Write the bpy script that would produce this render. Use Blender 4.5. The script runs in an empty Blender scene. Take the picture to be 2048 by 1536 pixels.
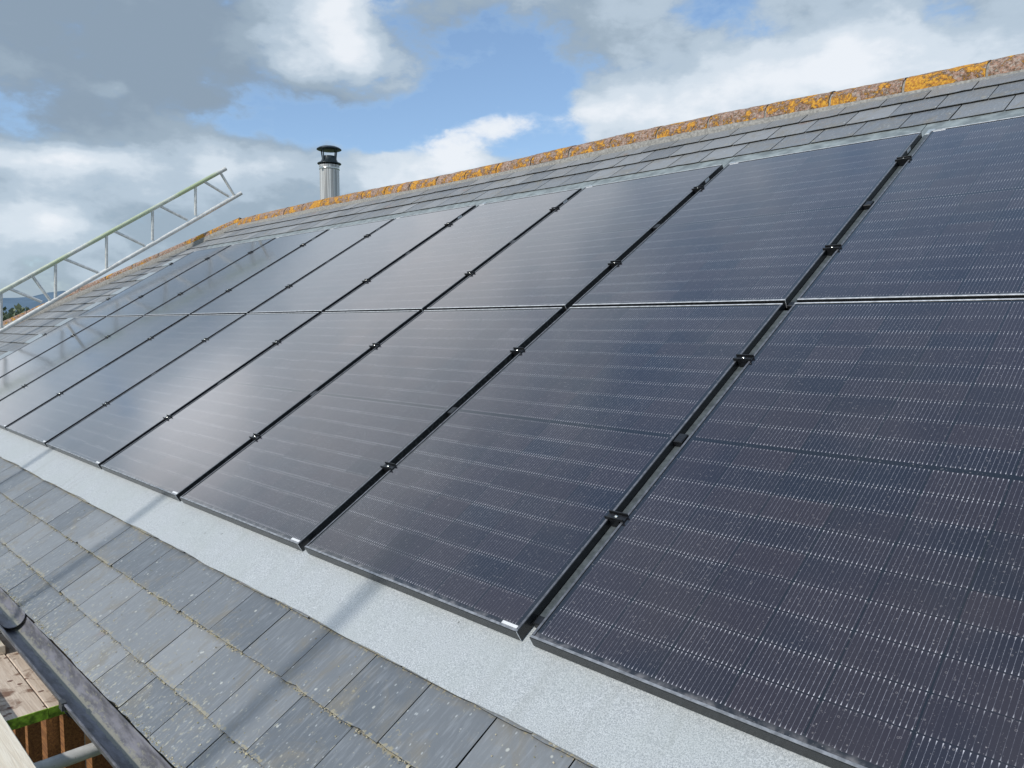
import bpy, math, random
from mathutils import Vector, Matrix
random.seed(7)
S = bpy.context.scene
COL = S.collection
TH = math.radians(31.3); CT = math.cos(TH); ST = math.sin(TH)
def W(u, v, n=0.0):                     # roof coordinates (along eaves, up the slope, off the slope) -> world
    return Vector((u, v*CT - n*ST, v*ST + n*CT))
ROOF_ROT = (TH, 0, 0)

# ------------------------------------------------------------------ mesh helpers
class MB:
    def __init__(s): s.v = []; s.f = []; s.t = []; s.sm = []
    def add(s, verts, faces, tone=0.5, smooth=False):
        o = len(s.v); s.v += [tuple(p) for p in verts]
        for f in faces: s.f.append([i+o for i in f]); s.t.append(tone); s.sm.append(smooth)
    def box(s, x0, x1, y0, y1, z0, z1, tone=0.5, M=None):
        vs = [Vector((x, y, z)) for z in (z0, z1) for y in (y0, y1) for x in (x0, x1)]
        if M is not None: vs = [M @ p for p in vs]
        s.add(vs, [(0,2,3,1),(4,5,7,6),(0,1,5,4),(2,6,7,3),(0,4,6,2),(1,3,7,5)], tone)
    def bevbox(s, x0, x1, y0, y1, z0, z1, b, tone=0.5, M=None):
        # box with chamfered top rim
        vs = []
        for z, k in ((z0, 0), (z1-b, 0), (z1, b)):
            vs += [Vector((x0+k, y0+k, z)), Vector((x1-k, y0+k, z)), Vector((x1-k, y1-k, z)), Vector((x0+k, y1-k, z))]
        if M is not None: vs = [M @ p for p in vs]
        fs = [(3,2,1,0), (8,9,10,11)]
        for r in (0, 4):
            for i in range(4): j = (i+1) % 4; fs.append((r+i, r+j, r+4+j, r+4+i))
        s.add(vs, fs, tone)
    def tube(s, a, b, r, seg=16, r2=None, cap=True, tone=0.5):
        a = Vector(a); b = Vector(b); r2 = r if r2 is None else r2
        d = (b-a).normalized(); up = Vector((0,0,1)) if abs(d.z) < .95 else Vector((1,0,0))
        x = d.cross(up).normalized(); y = d.cross(x)
        vs = []
        for p, rr in ((a, r), (b, r2)):
            for i in range(seg):
                t = 2*math.pi*i/seg; vs.append(p + x*math.cos(t)*rr + y*math.sin(t)*rr)
        fs = [(i, (i+1) % seg, seg+(i+1) % seg, seg+i) for i in range(seg)]
        s.add(vs, fs, tone, True)
        if cap: s.add(vs[:seg], [tuple(range(seg))[::-1]], tone); s.add(vs[seg:], [tuple(range(seg))], tone)
    def lathe(s, prof, c, seg=32, tone=0.5, smooth=True):
        vs = []
        for r, z in prof:
            for i in range(seg):
                t = 2*math.pi*i/seg; vs.append((c[0]+r*math.cos(t), c[1]+r*math.sin(t), c[2]+z))
        fs = []
        for k in range(len(prof)-1):
            for i in range(seg):
                j = (i+1) % seg; fs.append((k*seg+i, k*seg+j, (k+1)*seg+j, (k+1)*seg+i))
        s.add(vs, fs, tone, smooth)
    def sweep(s, prof, path, tone=0.5, smooth=True, closed=False):
        # prof: list of offsets (Vectors) per path station already placed
        n = len(prof(0)) if callable(prof) else 0
        vs = []
        for k in range(len(path)): vs += prof(k)
        fs = []
        for k in range(len(path)-1):
            for i in range(n if closed else n-1):
                j = (i+1) % n; fs.append((k*n+i, k*n+j, (k+1)*n+j, (k+1)*n+i))
        s.add(vs, fs, tone, smooth)
    def build(s, name, mat, parent=None, loc=None, rot=None):
        me = bpy.data.meshes.new(name); me.from_pydata(s.v, [], s.f); me.update()
        me.polygons.foreach_set('use_smooth', s.sm)
        at = me.attributes.new('tone', 'FLOAT', 'FACE'); at.data.foreach_set('value', s.t)
        me.materials.append(mat)
        o = bpy.data.objects.new(name, me); COL.objects.link(o)
        if parent: o.parent = parent
        if loc is not None: o.location = loc
        if rot is not None: o.rotation_euler = rot
        return o
def empty(name, loc=(0,0,0), rot=(0,0,0), label=None, cat=None, group=None):
    o = bpy.data.objects.new(name, None); COL.objects.link(o); o.location = loc; o.rotation_euler = rot
    o.empty_display_size = .1
    return tag(o, label, cat, group)
def tag(o, label=None, cat=None, group=None, kind=None):
    if label: o['label'] = label
    if cat: o['category'] = cat
    if group: o['group'] = group
    if kind: o['kind'] = kind
    return o
def copy_tree(o, parent=None):
    c = o.copy(); COL.objects.link(c); c.parent = parent
    for ch in [x for x in bpy.data.objects if x.parent == o]: copy_tree(ch, c)
    return c

# ------------------------------------------------------------------ node helpers
class NT:
    def __init__(s, nt): s.nt = nt; s.n = nt.nodes; s.l = nt.links
    def new(s, t, **k):
        n = s.n.new(t)
        for a, b in k.items(): setattr(n, a, b)
        return n
    def _in(s, sock, x):
        if x is None: return
        if isinstance(x, bpy.types.NodeSocket): s.l.new(x, sock)
        else: sock.default_value = x
    def m(s, op, a=None, b=None, c=None, clamp=False):
        n = s.new('ShaderNodeMath', operation=op); n.use_clamp = clamp
        for i, x in enumerate((a, b, c)): s._in(n.inputs[i], x)
        return n.outputs[0]
    def vm(s, op, a=None, b=None):
        n = s.new('ShaderNodeVectorMath', operation=op)
        s._in(n.inputs[0], a)
        if op == 'SCALE': s._in(n.inputs['Scale'], b)
        else: s._in(n.inputs[1], b)
        return n.outputs['Value'] if op in ('DOT_PRODUCT', 'LENGTH', 'DISTANCE') else n.outputs[0]
    def comb(s, x=0., y=0., z=0.):
        n = s.new('ShaderNodeCombineXYZ')
        for i, a in enumerate((x, y, z)): s._in(n.inputs[i], a)
        return n.outputs[0]
    def sep(s, v):
        n = s.new('ShaderNodeSeparateXYZ'); s.l.new(v, n.inputs[0]); return n.outputs
    def noise(s, vec, scale, detail=4., rough=.55, dist=0.):
        n = s.new('ShaderNodeTexNoise'); s._in(n.inputs['Vector'], vec); n.inputs['Scale'].default_value = scale
        n.inputs['Detail'].default_value = detail; n.inputs['Roughness'].default_value = rough; n.inputs['Distortion'].default_value = dist
        return n.outputs[0]
    def vor(s, vec, scale, feature='F1', out='Distance', rnd=1.):
        n = s.new('ShaderNodeTexVoronoi', feature=feature); s._in(n.inputs['Vector'], vec); n.inputs['Scale'].default_value = scale
        n.inputs['Randomness'].default_value = rnd
        return n.outputs[out]
    def white(s, vec):
        n = s.new('ShaderNodeTexWhiteNoise'); s._in(n.inputs['Vector'], vec); return n.outputs['Value']
    def mr(s, x, a, b, c=0., d=1., t='SMOOTHSTEP'):
        n = s.new('ShaderNodeMapRange', interpolation_type=t); s._in(n.inputs[0], x)
        for i, y in enumerate((a, b, c, d)): s._in(n.inputs[i+1], y)
        return n.outputs[0]
    def mix(s, f, a, b):
        n = s.new('ShaderNodeMix', data_type='RGBA'); s._in(n.inputs[0], f)
        for k, x in ((6, a), (7, b)):
            if isinstance(x, tuple): x = tuple(x) + (1.,) if len(x) == 3 else x
            s._in(n.inputs[k], x)
        return n.outputs[2]
    def coord(s, which='Object'):
        return s.new('ShaderNodeTexCoord').outputs[which]
    def scale(s, v, x, y, z): return s.vm('MULTIPLY', v, (x, y, z))
    def bump(s, h, strength=.3, dist=.01):
        n = s.new('ShaderNodeBump'); n.inputs['Strength'].default_value = strength; n.inputs['Distance'].default_value = dist
        s.l.new(h, n.inputs['Height']); return n.outputs[0]
def mat(name):
    m = bpy.data.materials.new(name); m.use_nodes = True
    t = NT(m.node_tree); bs = t.n['Principled BSDF']
    return m, t, bs
def setp(t, bs, col=None, rough=None, metal=None, normal=None, ior=None, spec=None):
    if col is not None:
        if isinstance(col, tuple): bs.inputs['Base Color'].default_value = tuple(col) + (1.,)
        else: t.l.new(col, bs.inputs['Base Color'])
    for k, x in (('Roughness', rough), ('Metallic', metal), ('Normal', normal), ('IOR', ior), ('Specular IOR Level', spec)):
        if x is not None: t._in(bs.inputs[k], x)
def simple(name, col, rough=.5, metal=0., var=.25, scale=30., bumpd=0.):
    m, t, bs = mat(name); c = t.coord(); n = t.noise(c, scale, 5)
    dark = tuple(x*(1-var) for x in col); lite = tuple(min(1, x*(1+var)) for x in col)
    setp(t, bs, t.mix(t.mr(n, .3, .7), dark, lite), t.mr(n, .3, .7, rough*.85, min(1, rough*1.15)), metal)
    if bumpd: setp(t, bs, normal=t.bump(n, .5, bumpd))
    return m

# ------------------------------------------------------------------ materials
def slate_material():
    m, t, bs = mat('slate'); c = t.coord(); x, y, z = t.sep(c)
    tone = t.new('ShaderNodeAttribute', attribute_name='tone').outputs['Fac']
    off = t.comb(t.m('MULTIPLY', tone, 37.), t.m('MULTIPLY', tone, 91.), 0.)
    cs = t.vm('ADD', c, off)
    base = t.mix(tone, (.140, .156, .175), (.270, .282, .295))
    n1 = t.noise(cs, 6, 6, .66, .9)
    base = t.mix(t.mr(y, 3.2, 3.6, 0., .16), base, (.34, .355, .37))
    base = t.mix(t.mr(n1, .47, .70, 0, .65), base, (.225, .205, .165))             # brown-grey weathering
    warp = t.vm('ADD', cs, t.scale(t.noise(cs, 18, 3), .02, .02, .02))
    st = t.noise(t.scale(cs, 60, 9, 1), 1.5, 4, .6)                                  # riven streaks up the slope
    base = t.mix(t.mr(st, .45, .75, 0, .35), base, (.36, .385, .42))
    base = t.mix(t.mr(t.noise(cs, 3.1, 3), .66, .74, 0, .5), base, (.26, .155, .115))  # rusty bloom
    # pale crust lichen, thicker near the eaves
    eav = t.mr(y, -.8, -.35, .10, 0., 'LINEAR')
    fine = t.noise(t.scale(cs, 1.3, .8, 1), 60, 5, .7)
    crust = t.mr(t.m('ADD', fine, eav), .64, .70)
    base = t.mix(t.m('MULTIPLY', crust, .78), base, (.47, .455, .37))
    # lichen line collecting along each course edge
    fr = t.m('FRACT', t.m('DIVIDE', t.m('ADD', y, 20.004), .2))
    near = t.m('MAXIMUM', t.mr(fr, .0, .07, 1., 0., 'LINEAR'), t.mr(fr, .93, 1., 0., 1., 'LINEAR'))
    lo = t.mr(y, -.1, .3, 1., .35)
    clump = t.m('MULTIPLY', t.m('SUBTRACT', t.noise(c, 7, 3), .5), .5)
    cl = t.mr(t.m('ADD', clump, t.m('ADD', t.m('MULTIPLY', near, .20), t.noise(cs, 75, 4, .7))), .66, .76)
    base = t.mix(t.m('MULTIPLY', t.m('MULTIPLY', cl, lo), .8), base, (.37, .33, .225))
    # round white spots
    vd = t.vor(warp, 26.); vr = t.vor(warp, 26., out='Color')
    sel = t.mr(t.sep(vr)[0], .80, .81)
    sp = t.m('MULTIPLY', t.mr(vd, .10, .16, 1, 0), sel)
    base = t.mix(t.m('MULTIPLY', sp, .8), base, (.56, .57, .53))
    vd2 = t.vor(t.scale(warp, 1, .6, 1), 70.); s2 = t.mr(t.sep(t.vor(t.scale(warp, 1, .6, 1), 70., out='Color'))[1], .80, .82)
    base = t.mix(t.m('MULTIPLY', t.m('MULTIPLY', t.mr(vd2, .12, .22, 1, 0), s2), .6), base, (.52, .55, .56))
    # larger ring lichens with a ragged edge
    wv = t.vm('ADD', cs, t.scale(t.noise(cs, 60, 3), .016, .016, .016))
    vd3 = t.vor(wv, 9.); s3 = t.mr(t.sep(t.vor(wv, 9., out='Color'))[2], .74, .76)
    ring = t.m('MULTIPLY', t.mr(vd3, .09, .12, 0, 1), t.mr(vd3, .14, .18, 1, 0))
    base = t.mix(t.m('MULTIPLY', t.m('MULTIPLY', ring, s3), .6), base, (.42, .38, .27))
    base = t.mix(t.m('LESS_THAN', tone, -.5), base, t.mix(t.mr(fine, .55, .7), (.045, .043, .038), (.26, .23, .14)))  # edge faces: shade of the gap under each course painted dark, with lichen flecks
    h = t.m('ADD', t.m('MULTIPLY', n1, 1.), t.m('MULTIPLY', t.noise(t.scale(cs, 1, .4, 1), 45, 6, .65), .6))
    setp(t, bs, base, t.mr(n1, .3, .7, .34, .50), 0., t.bump(h, .6, .004), spec=.5)
    return m
SLATE = slate_material()

def felt_material():
    m, t, bs = mat('mineral_felt'); c = t.coord()
    g = t.noise(c, 300, 3, .9); g2 = t.noise(c, 6, 4)
    base = t.mix(t.mr(g, .35, .65), (.30, .325, .345), (.66, .69, .71))
    base = t.mix(t.mr(g2, .35, .7, 0, .35), base, (.44, .48, .47))
    base = t.mix(t.mr(t.noise(t.scale(c, 5, .7, 1), 2.2, 5, .65), .50, .72, 0, .35), base, (.36, .38, .37))
    gd = t.vor(c, 260); base = t.mix(t.m('MULTIPLY', t.mr(gd, .14, .32, 1, 0), .7), base, (.18, .21, .24))
    wv = t.vm('ADD', c, t.scale(t.noise(c, 90, 3), .012, .012, 0))
    sp = t.m('MULTIPLY', t.mr(t.vor(wv, 17), .05, .09, 1, 0), t.mr(t.sep(t.vor(wv, 17, out='Color'))[0], .72, .74))
    base = t.mix(t.m('MULTIPLY', sp, .75), base, (.13, .14, .14))
    setp(t, bs, base, .85, 0., t.bump(t.m('ADD', g, t.m('MULTIPLY', g2, 2.)), .5, .003))
    return m
FELT = felt_material()

PW, PH, PD = 1.104, 1.731, .033          # panel width, height, depth
LIP = .010
def cell_material():
    m, t, bs = mat('solar_cells'); c = t.coord(); x, y, z = t.sep(c)
    rnd = t.new('ShaderNodeObjectInfo').outputs['Random']
    mg = LIP + .011; cw = (PW-2*mg)/6; mid = .014; ch = (PH-2*mg-mid)/18
    X = t.m('SUBTRACT', t.m('ADD', x, PW/2), mg)             # 0..6cw
    yc = t.m('SUBTRACT', y, PH/2)
    ya = t.m('SUBTRACT', t.m('ABSOLUTE', yc), mid/2)          # 0..9ch, mirrored about the centre bar
    fx = t.m('FRACT', t.m('DIVIDE', X, cw)); ix = t.m('FLOOR', t.m('DIVIDE', X, cw))
    fy = t.m('FRACT', t.m('DIVIDE', ya, ch)); iy = t.m('FLOOR', t.m('DIVIDE', ya, ch))
    dx = t.m('MULTIPLY', t.m('MINIMUM', fx, t.m('SUBTRACT', 1., fx)), cw)
    dy = t.m('MULTIPLY', t.m('MINIMUM', fy, t.m('SUBTRACT', 1., fy)), ch)
    inside = t.m('MULTIPLY', t.m('MULTIPLY', t.m('GREATER_THAN', X, 0.), t.m('LESS_THAN', X, 6*cw)),
                 t.m('MULTIPLY', t.m('GREATER_THAN', ya, 0.), t.m('LESS_THAN', ya, 9*ch)))
    cell = t.m('MULTIPLY', t.m('MULTIPLY', t.m('GREATER_THAN', dx, .0021), t.m('GREATER_THAN', dy, .0008)),
               t.m('GREATER_THAN', t.m('ADD', dx, dy), .0085))
    cell = t.m('MULTIPLY', cell, inside)
    wn = t.white(t.comb(ix, t.m('ADD', iy, t.m('MULTIPLY', t.m('SIGN', yc), 40.)), t.m('MULTIPLY', rnd, 57.)))
    col = t.mix(wn, (.004, .005, .015), (.026, .017, .024))
    big = t.noise(t.vm('ADD', c, t.comb(t.m('MULTIPLY', rnd, 40.), 0., 0.)), 1.8, 3)
    col = t.mix(t.mr(big, .4, .65), col, (.024, .017, .024))
    col = t.mix(cell, (.003, .004, .008), col)
    wn2 = t.white(t.comb(t.m('ADD', ix, 31.), t.m('ADD', t.m('FLOOR', t.m('DIVIDE', iy, 1.)), t.m('MULTIPLY', t.m('SIGN', yc), 23.)), t.m('MULTIPLY', rnd, 31.)))
    wn3 = t.white(t.comb(t.m('FLOOR', t.m('MULTIPLY', fx, 16.)), t.m('MULTIPLY', iy, 3.), t.m('MULTIPLY', ix, 5.)))
    # wires: 16 to a cell, with a pointed solder pad near each cell end
    nb = 16.; pb = cw/nb
    bx = t.m('MULTIPLY', t.m('ABSOLUTE', t.m('SUBTRACT', t.m('FRACT', t.m('MULTIPLY', fx, nb)), .5)), pb)
    pad = t.mr(dy, .003, .012, 1., 0., 'LINEAR'); pad = t.m('MULTIPLY', pad, t.m('GREATER_THAN', dy, .0022))
    wdt = t.m('ADD', .00040, t.m('MULTIPLY', pad, .0007))
    wire = t.m('MULTIPLY', t.m('LESS_THAN', bx, wdt), inside)
    wire = t.m('MULTIPLY', wire, t.m('GREATER_THAN', dy, .0018))
    wire = t.m('MULTIPLY', wire, t.m('ADD', .18, t.m('ADD', t.m('MULTIPLY', wn2, .62), t.m('MULTIPLY', wn3, .28))))
    gl = t.noise(t.scale(c, 1, .25, 1), 420, 2, .8)
    wcol = t.mix(t.mr(gl, .35, .65), (.11, .12, .15), (.36, .37, .43))
    wcol = t.mix(t.m('MULTIPLY', pad, .85), wcol, (.74, .75, .80))
    col = t.mix(wire, col, wcol)
    # dust, dried rain spots
    v1 = t.vor(c, 210); s1 = t.mr(t.sep(t.vor(c, 210, out='Color'))[0], .5, 1., 0., 1., 'LINEAR')
    dust = t.m('MULTIPLY', t.mr(v1, .10, .30, 1, 0), t.m('MULTIPLY', s1, .26))
    v2 = t.vor(c, 75); s2 = t.mr(t.sep(t.vor(c, 75, out='Color'))[1], .72, .75)
    r2 = t.m('MULTIPLY', t.mr(v2, .08, .13, 0, 1), t.mr(v2, .16, .22, 1, 0))
    dust = t.m('MAXIMUM', dust, t.m('MULTIPLY', t.m('MULTIPLY', r2, s2), .22))
    v3 = t.vor(c, 48); s3 = t.mr(t.sep(t.vor(c, 48, out='Color'))[2], .86, .9)
    dust = t.m('MAXIMUM', dust, t.m('MULTIPLY', t.m('MULTIPLY', t.mr(v3, .05, .09, 1, 0), s3), .45))
    edge = t.mr(y, .008, .030, 1., 0.)
    dust = t.m('MAXIMUM', dust, t.m('MULTIPLY', edge, t.mr(t.noise(c, 30, 4), .4, .7, .02, .35)))
    film = t.mr(t.noise(t.scale(c, 1, .6, 1), 3, 4), .3, .75, .002, .020)
    dust = t.m('ADD', dust, film)
    col = t.mix(dust, col, (.54, .52, .52))
    # a few scuffs
    sc = t.noise(t.scale(t.vm('ADD', c, t.comb(t.m('MULTIPLY', rnd, 90.), 0., 0.)), 9, 2.2, 1), 1.1, 6, .75, 1.5)
    col = t.mix(t.mr(sc, .80, .83, 0, .5), col, (.40, .43, .50))
    bmp = t.noise(c, 2.2, 2)
    setp(t, bs, col, t.mr(big, .3, .7, .10, .15), 0., t.bump(bmp, .2, .0012), ior=1.55)
    bs.inputs['Coat Weight'].default_value = 1.; bs.inputs['Coat Roughness'].default_value = .10; bs.inputs['Coat IOR'].default_value = 1.54; bs.inputs['Coat Tint'].default_value = (1., .98, .98, 1)
    return m
CELLS = cell_material()
SIDE_SHEEN = simple('side_lip_sheen', (.15, .155, .175), .28, .2, .3, 50)  # sky sheen on the black frame's long lips, put into a lighter colour
SEAM_SHEEN = simple('seam_lip_sheen', (.62, .63, .65), .30, .2, .25, 50)  # bright sky reflection on lips at the seam and top, put into the colour
END_SHEEN = simple('end_lip_sheen', (.30, .31, .33), .28, .3, .3, 50)  # sky sheen on the lowest frame lip, put into a lighter colour
FRAME = simple('black_anodised_frame', (.020, .022, .025), .26, .0, .2, 60)
BLACKMET = simple('black_clamp_metal', (.012, .013, .016), .40, .0, .25, 90)
BRIGHT = simple('mitre_edge_highlight', (.75, .76, .78), .35, .2, .1, 60)
STEEL = simple('bolt_steel', (.7, .7, .66), .25, 1., .15, 200)
TRAY = simple('grey_plastic_tray', (.085, .10, .108), .45, 0., .22, 45, .001)
HEADF = simple('dull_grey_flashing', (.24, .275, .28), .5, 0., .3, 14)
ALUFLASH = simple('pale_aluminium_flashing', (.36, .41, .44), .42, .2, .12, 12)
def sticker_material():
    m, t, bs = mat('white_label'); c = t.coord(); x, y, z = t.sep(c)
    w = t.white(t.comb(t.m('FLOOR', t.m('MULTIPLY', x, 900.)), 0., 0.))
    setp(t, bs, t.mix(t.m('MULTIPLY', t.m('GREATER_THAN', w, .6), .18), (.82, .83, .84), (.2, .2, .22)), .45)
    return m
LABEL = sticker_material()

def ridge_material():
    m, t, bs = mat('lichened_clay'); c = t.coord()
    tone = t.new('ShaderNodeAttribute', attribute_name='tone').outputs['Fac']
    cs = t.vm('ADD', c, t.comb(t.m('MULTIPLY', tone, 3.), 0., 0.))
    f = t.noise(cs, 45, 6, .75); g = t.noise(cs, 14, 4, .6)
    base = t.mix(t.mr(f, .38, .62), (.16, .11, .085), (.50, .30, .22))
    base = t.mix(t.mr(t.noise(cs, 60, 4, .7), .50, .60, 0, .8), base, (.52, .44, .38))
    base = t.mix(t.mr(t.noise(t.vm('ADD', cs, (5., 2., 1.)), 38, 4, .7), .60, .66), base, (.10, .095, .07))
    vd = t.vor(t.vm('ADD', cs, t.scale(t.noise(cs, 40, 2), .02, .02, .02)), 30)
    base = t.mix(t.m('MULTIPLY', t.mr(vd, .12, .2, 1, 0), .7), base, (.55, .50, .44))
    o1 = t.noise(t.vm('ADD', cs, t.comb(t.m('MULTIPLY', tone, 11.), 3., 0.)), 9.5, 7, .76, .3)
    th = t.mr(tone, 0., 1., .555, .425, 'LINEAR')
    orange = t.mr(o1, th, t.m('ADD', th, .07))
    oc = t.mix(t.mr(t.noise(cs, 70, 3), .35, .65), (.50, .20, .03), (.84, .44, .04))
    base = t.mix(t.m('MULTIPLY', orange, .93), base, oc)
    h = t.m('ADD', f, t.m('MULTIPLY', orange, .5))
    setp(t, bs, base, .9, 0., t.bump(h, 1., .012))
    return m
CLAY = ridge_material()
MORTAR = simple('mortar', (.30, .29, .27), .95, 0., .3, 60, .004)
def gutter_material():
    m, t, bs = mat('weathered_gutter'); c = t.coord(); x, y, z = t.sep(c)
    a = t.noise(t.scale(c, 1, 4, 4), 9, 5, .6)
    base = t.mix(t.mr(a, .35, .68), (.10, .10, .115), (.22, .22, .255))
    # silt and lichen washed against the house side
    b = t.m('ADD', t.noise(t.scale(c, 1, 3, 3), 26, 6, .7), t.m('ADD', t.mr(y, -.672, -.652, -.40, .27, 'LINEAR'), t.mr(y, -.650, -.634, 0., -.30, 'LINEAR')))
    base = t.mix(t.mr(b, .48, .66, 0, .8), base, (.29, .285, .23))
    d = t.noise(c, 130, 4, .7)
    base = t.mix(t.mr(d, .60, .68, 0, .55), base, (.30, .31, .30))
    k = t.m('ADD', t.noise(t.scale(c, .7, 3, 3), 17, 6, .7), t.mr(y, -.732, -.70, .22, -.2, 'LINEAR'))
    base = t.mix(t.mr(k, .52, .66, 0, .7), base, (.05, .052, .055))
    setp(t, bs, base, .5, 0., t.bump(d, .5, .002))
    return m
GUTTER = gutter_material()
GUTCLIP = simple('dark_gutter_plastic', (.045, .047, .052), .5, 0., .35, 40)
def wood_material(name, a, b, stain):
    m, t, bs = mat(name); c = t.coord()
    g = t.noise(t.scale(c, 1.2, 22, 22), 4, 6, .65, .8)
    base = t.mix(t.mr(g, .3, .7), a, b)
    s = t.noise(c, 9, 4, .6, .4)
    base = t.mix(t.mr(s, .53, .68, 0, stain), base, (.17, .075, .04))
    v = t.vor(t.vm('ADD', c, t.scale(t.noise(c, 30, 3), .03, .03, .03)), 16)
    base = t.mix(t.m('MULTIPLY', t.mr(v, .12, .18, 1, 0), stain), base, (.14, .055, .035))
    p = t.mr(t.noise(c, 85, 3, .7), .68, .73, 0, .7)
    base = t.mix(p, base, (.06, .045, .035))
    setp(t, bs, base, .8, 0., t.bump(g, .5, .003))
    return m
BOARD = wood_material('scaffold_board_wood', (.60, .48, .38), (.82, .70, .58), .85)
BOARD_PALE = wood_material('pale_board_wood', (.76, .66, .52), (.90, .82, .68), .0)
TIMBER = wood_material('brown_stained_timber', (.14, .052, .018), (.40, .17, .055), .3)
LIME = simple('lime_green_paint', (.31, .50, .045), .6, 0., .6, 45)
def galv_material(name, green):
    m, t, bs = mat(name); c = t.coord()
    n = t.noise(c, 20, 5, .6)
    base = t.mix(t.mr(n, .3, .7), (.60, .60, .59), (.82, .82, .80))
    base = t.mix(t.mr(t.noise(c, 55, 4, .7), .60, .72, 0, .5), base, (.27, .17, .11))
    if green:
        base = t.mix(t.mr(t.noise(c, .9, 2), .44, .56, 0, .8), base, (.42, .52, .26))
    setp(t, bs, base, .42, .12, t.bump(n, .3, .001))
    return m
GALV = galv_material('galvanised_tube', False); GALVG = galv_material('green_marked_tube', True)
def flue_material():
    m, t, bs = mat('stainless_flue'); c = t.coord()
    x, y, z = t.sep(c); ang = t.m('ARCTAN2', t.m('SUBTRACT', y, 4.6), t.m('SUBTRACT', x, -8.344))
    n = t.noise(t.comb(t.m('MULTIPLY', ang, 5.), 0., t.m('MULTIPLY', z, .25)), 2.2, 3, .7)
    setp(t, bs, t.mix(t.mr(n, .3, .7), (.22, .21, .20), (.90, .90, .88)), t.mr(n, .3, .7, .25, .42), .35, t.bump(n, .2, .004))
    return m
FLUE = flue_material()
BLACKPAINT = simple('dark_cowl_paint', (.035, .05, .06), .35, .3, .3, 20)
RENDER_WALL = simple('dark_wall', (.045, .042, .035), .9, 0., .4, 8, .004)
DARK = simple('dark_underlay', (.03, .03, .032), .9, 0., .2, 10)
WHITEPL = simple('white_plastic', (.75, .74, .68), .4, 0., .05, 10)
MOSSM = simple('wall_moss', (.10, .16, .03), .95, 0., .5, 40, .01)
def lichen_material():
    m, t, bs = mat('lichen_crumbs')
    tone = t.new('ShaderNodeAttribute', attribute_name='tone').outputs['Fac']
    a = t.mix(tone, (.20, .17, .10), (.60, .55, .42))
    setp(t, bs, t.mix(t.mr(t.noise(t.coord(), 40, 2), .5, .6), a, t.mix(tone, (.17, .16, .07), (.52, .47, .28))), .95)
    return m
LICHEN = lichen_material()

# ------------------------------------------------------------------ house
house = empty('house', (0, 0, 0), label='slate roofed house with hipped roof, lichened clay ridge and dark half-round gutter', cat='house')
RID_Y = 3.905; HIP_X = -9.62; RIGHT = 4.2
EAVE_V = -.755; 
RID_V = RID_Y/CT
HIPSLOPE = CT                                # plan 45 degrees: du = dv*cos
def hip_u(v):                                # u of hip line on front slope at height v
    return HIP_X - (RID_V - v)*CT
slabs = MB()
# front underlay in roof coordinates
def P(u, v, n): return (u, v, n)
slabs.add([P(hip_u(EAVE_V)+.05, EAVE_V+.02, -.075), P(RIGHT, EAVE_V+.02, -.075), P(RIGHT, RID_V-.02, -.075), P(HIP_X, RID_V-.02, -.075)], [(0,1,2,3)])
underlay = slabs.build('roof_underlay', DARK, house, rot=ROOF_ROT)

# individual slates, front slope
sl = MB()
def slate(u0, u1, v0, v1, nb, nt_, th=.0045):
    j = lambda s: random.uniform(-s, s)
    g = .0017 if v0 < 3.5 else .0034
    u0 += g + j(.0008); u1 -= g + j(.0008); v0 += j(.0022)
    a = j(.0016); K = 6
    tone = min(1, max(0, random.gauss(.45, .36))); dn = j(.0012); du = j(.0015)
    low = []
    for i in range(K+1):
        s = i/K; e = 0 if 0 < i < K else random.uniform(0, .002)
        low.append((u0 + (u1-u0)*s + (du if i == 0 else 0), v0 + a*(s-.5)*2 + j(.0013) + e + (random.uniform(.003, .007) if random.random() < .05 else 0)))
    top0 = [(x, y, nb + dn + (random.uniform(-.0005, .0005))) for x, y in low]
    bot0 = [(x, y, nb + dn - th) for x, y in low]
    vs = top0 + bot0 + [(u0, v1, nt_), (u1, v1, nt_), (u0, v1, nt_-th), (u1, v1, nt_-th)]
    n = K+1
    fs = [tuple(range(0, n)) + (2*n+1, 2*n)]
    for i in range(K): fs.append((i, n+i, n+i+1, i+1))
    fs.append((0, 2*n, 2*n+2, n)); fs.append((K, n+K, 2*n+3, 2*n+1))
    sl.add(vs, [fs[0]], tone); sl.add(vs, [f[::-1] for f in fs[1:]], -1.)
SW = .255
NB, NTp = -.046, -.0575
courses = [(EAVE_V, -.60, .059), (-.61, -.40, .207), (-.405, -.20, .075), (-.205, .0, .20), ]
offs = [.075, .20]
k = 0
v = -.005
while v < 3.55:
    courses.append((v, v+.2, offs[k % 2])); v += .2; k += 1
courses = [c for c in courses if c[0] < 3.5]
courses += [(3.535, 3.75, .18), (3.745, 3.98, .055), (3.982, 4.215, .182), (4.213, 4.45, .052)]
ARR_L = -9.154; 
patches = []
for ci, (v0, v1, off) in enumerate(courses):
    top = v1 + .035
    hu = hip_u(v0) + .02
    j0 = math.floor((hu - off)/SW)
    lowzone = v0 < -.15
    patch = (not lowzone and v0 < 3.5 and int(round((v0+.005)/.2)) % 2 == 0)
    cut = ARR_L - (.64 if patch else .03) if (not lowzone and v0 < 3.5) else RIGHT
    if patch: patches.append((v0, v1))
    if v0 > 3.5 and v0 < 3.6: cut = ARR_L - .02
    j = j0
    while off + j*SW < cut:
        u0 = off + j*SW; u1 = u0 + SW; j += 1
        if u1 < hip_u(v0) - .02: continue
        u0c = max(u0, hip_u(v0+.1) - .02) if u0 < hip_u(v0+.1) else u0
        if u1 - u0c < .03: continue
        u1c = min(u1, cut) if cut != RIGHT else u1
        if u1c - u0c < .02: continue
        slate(u0c, u1c, v0, top, NB, NTp)
slates = sl.build('roof', SLATE, house, rot=ROOF_ROT)
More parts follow.
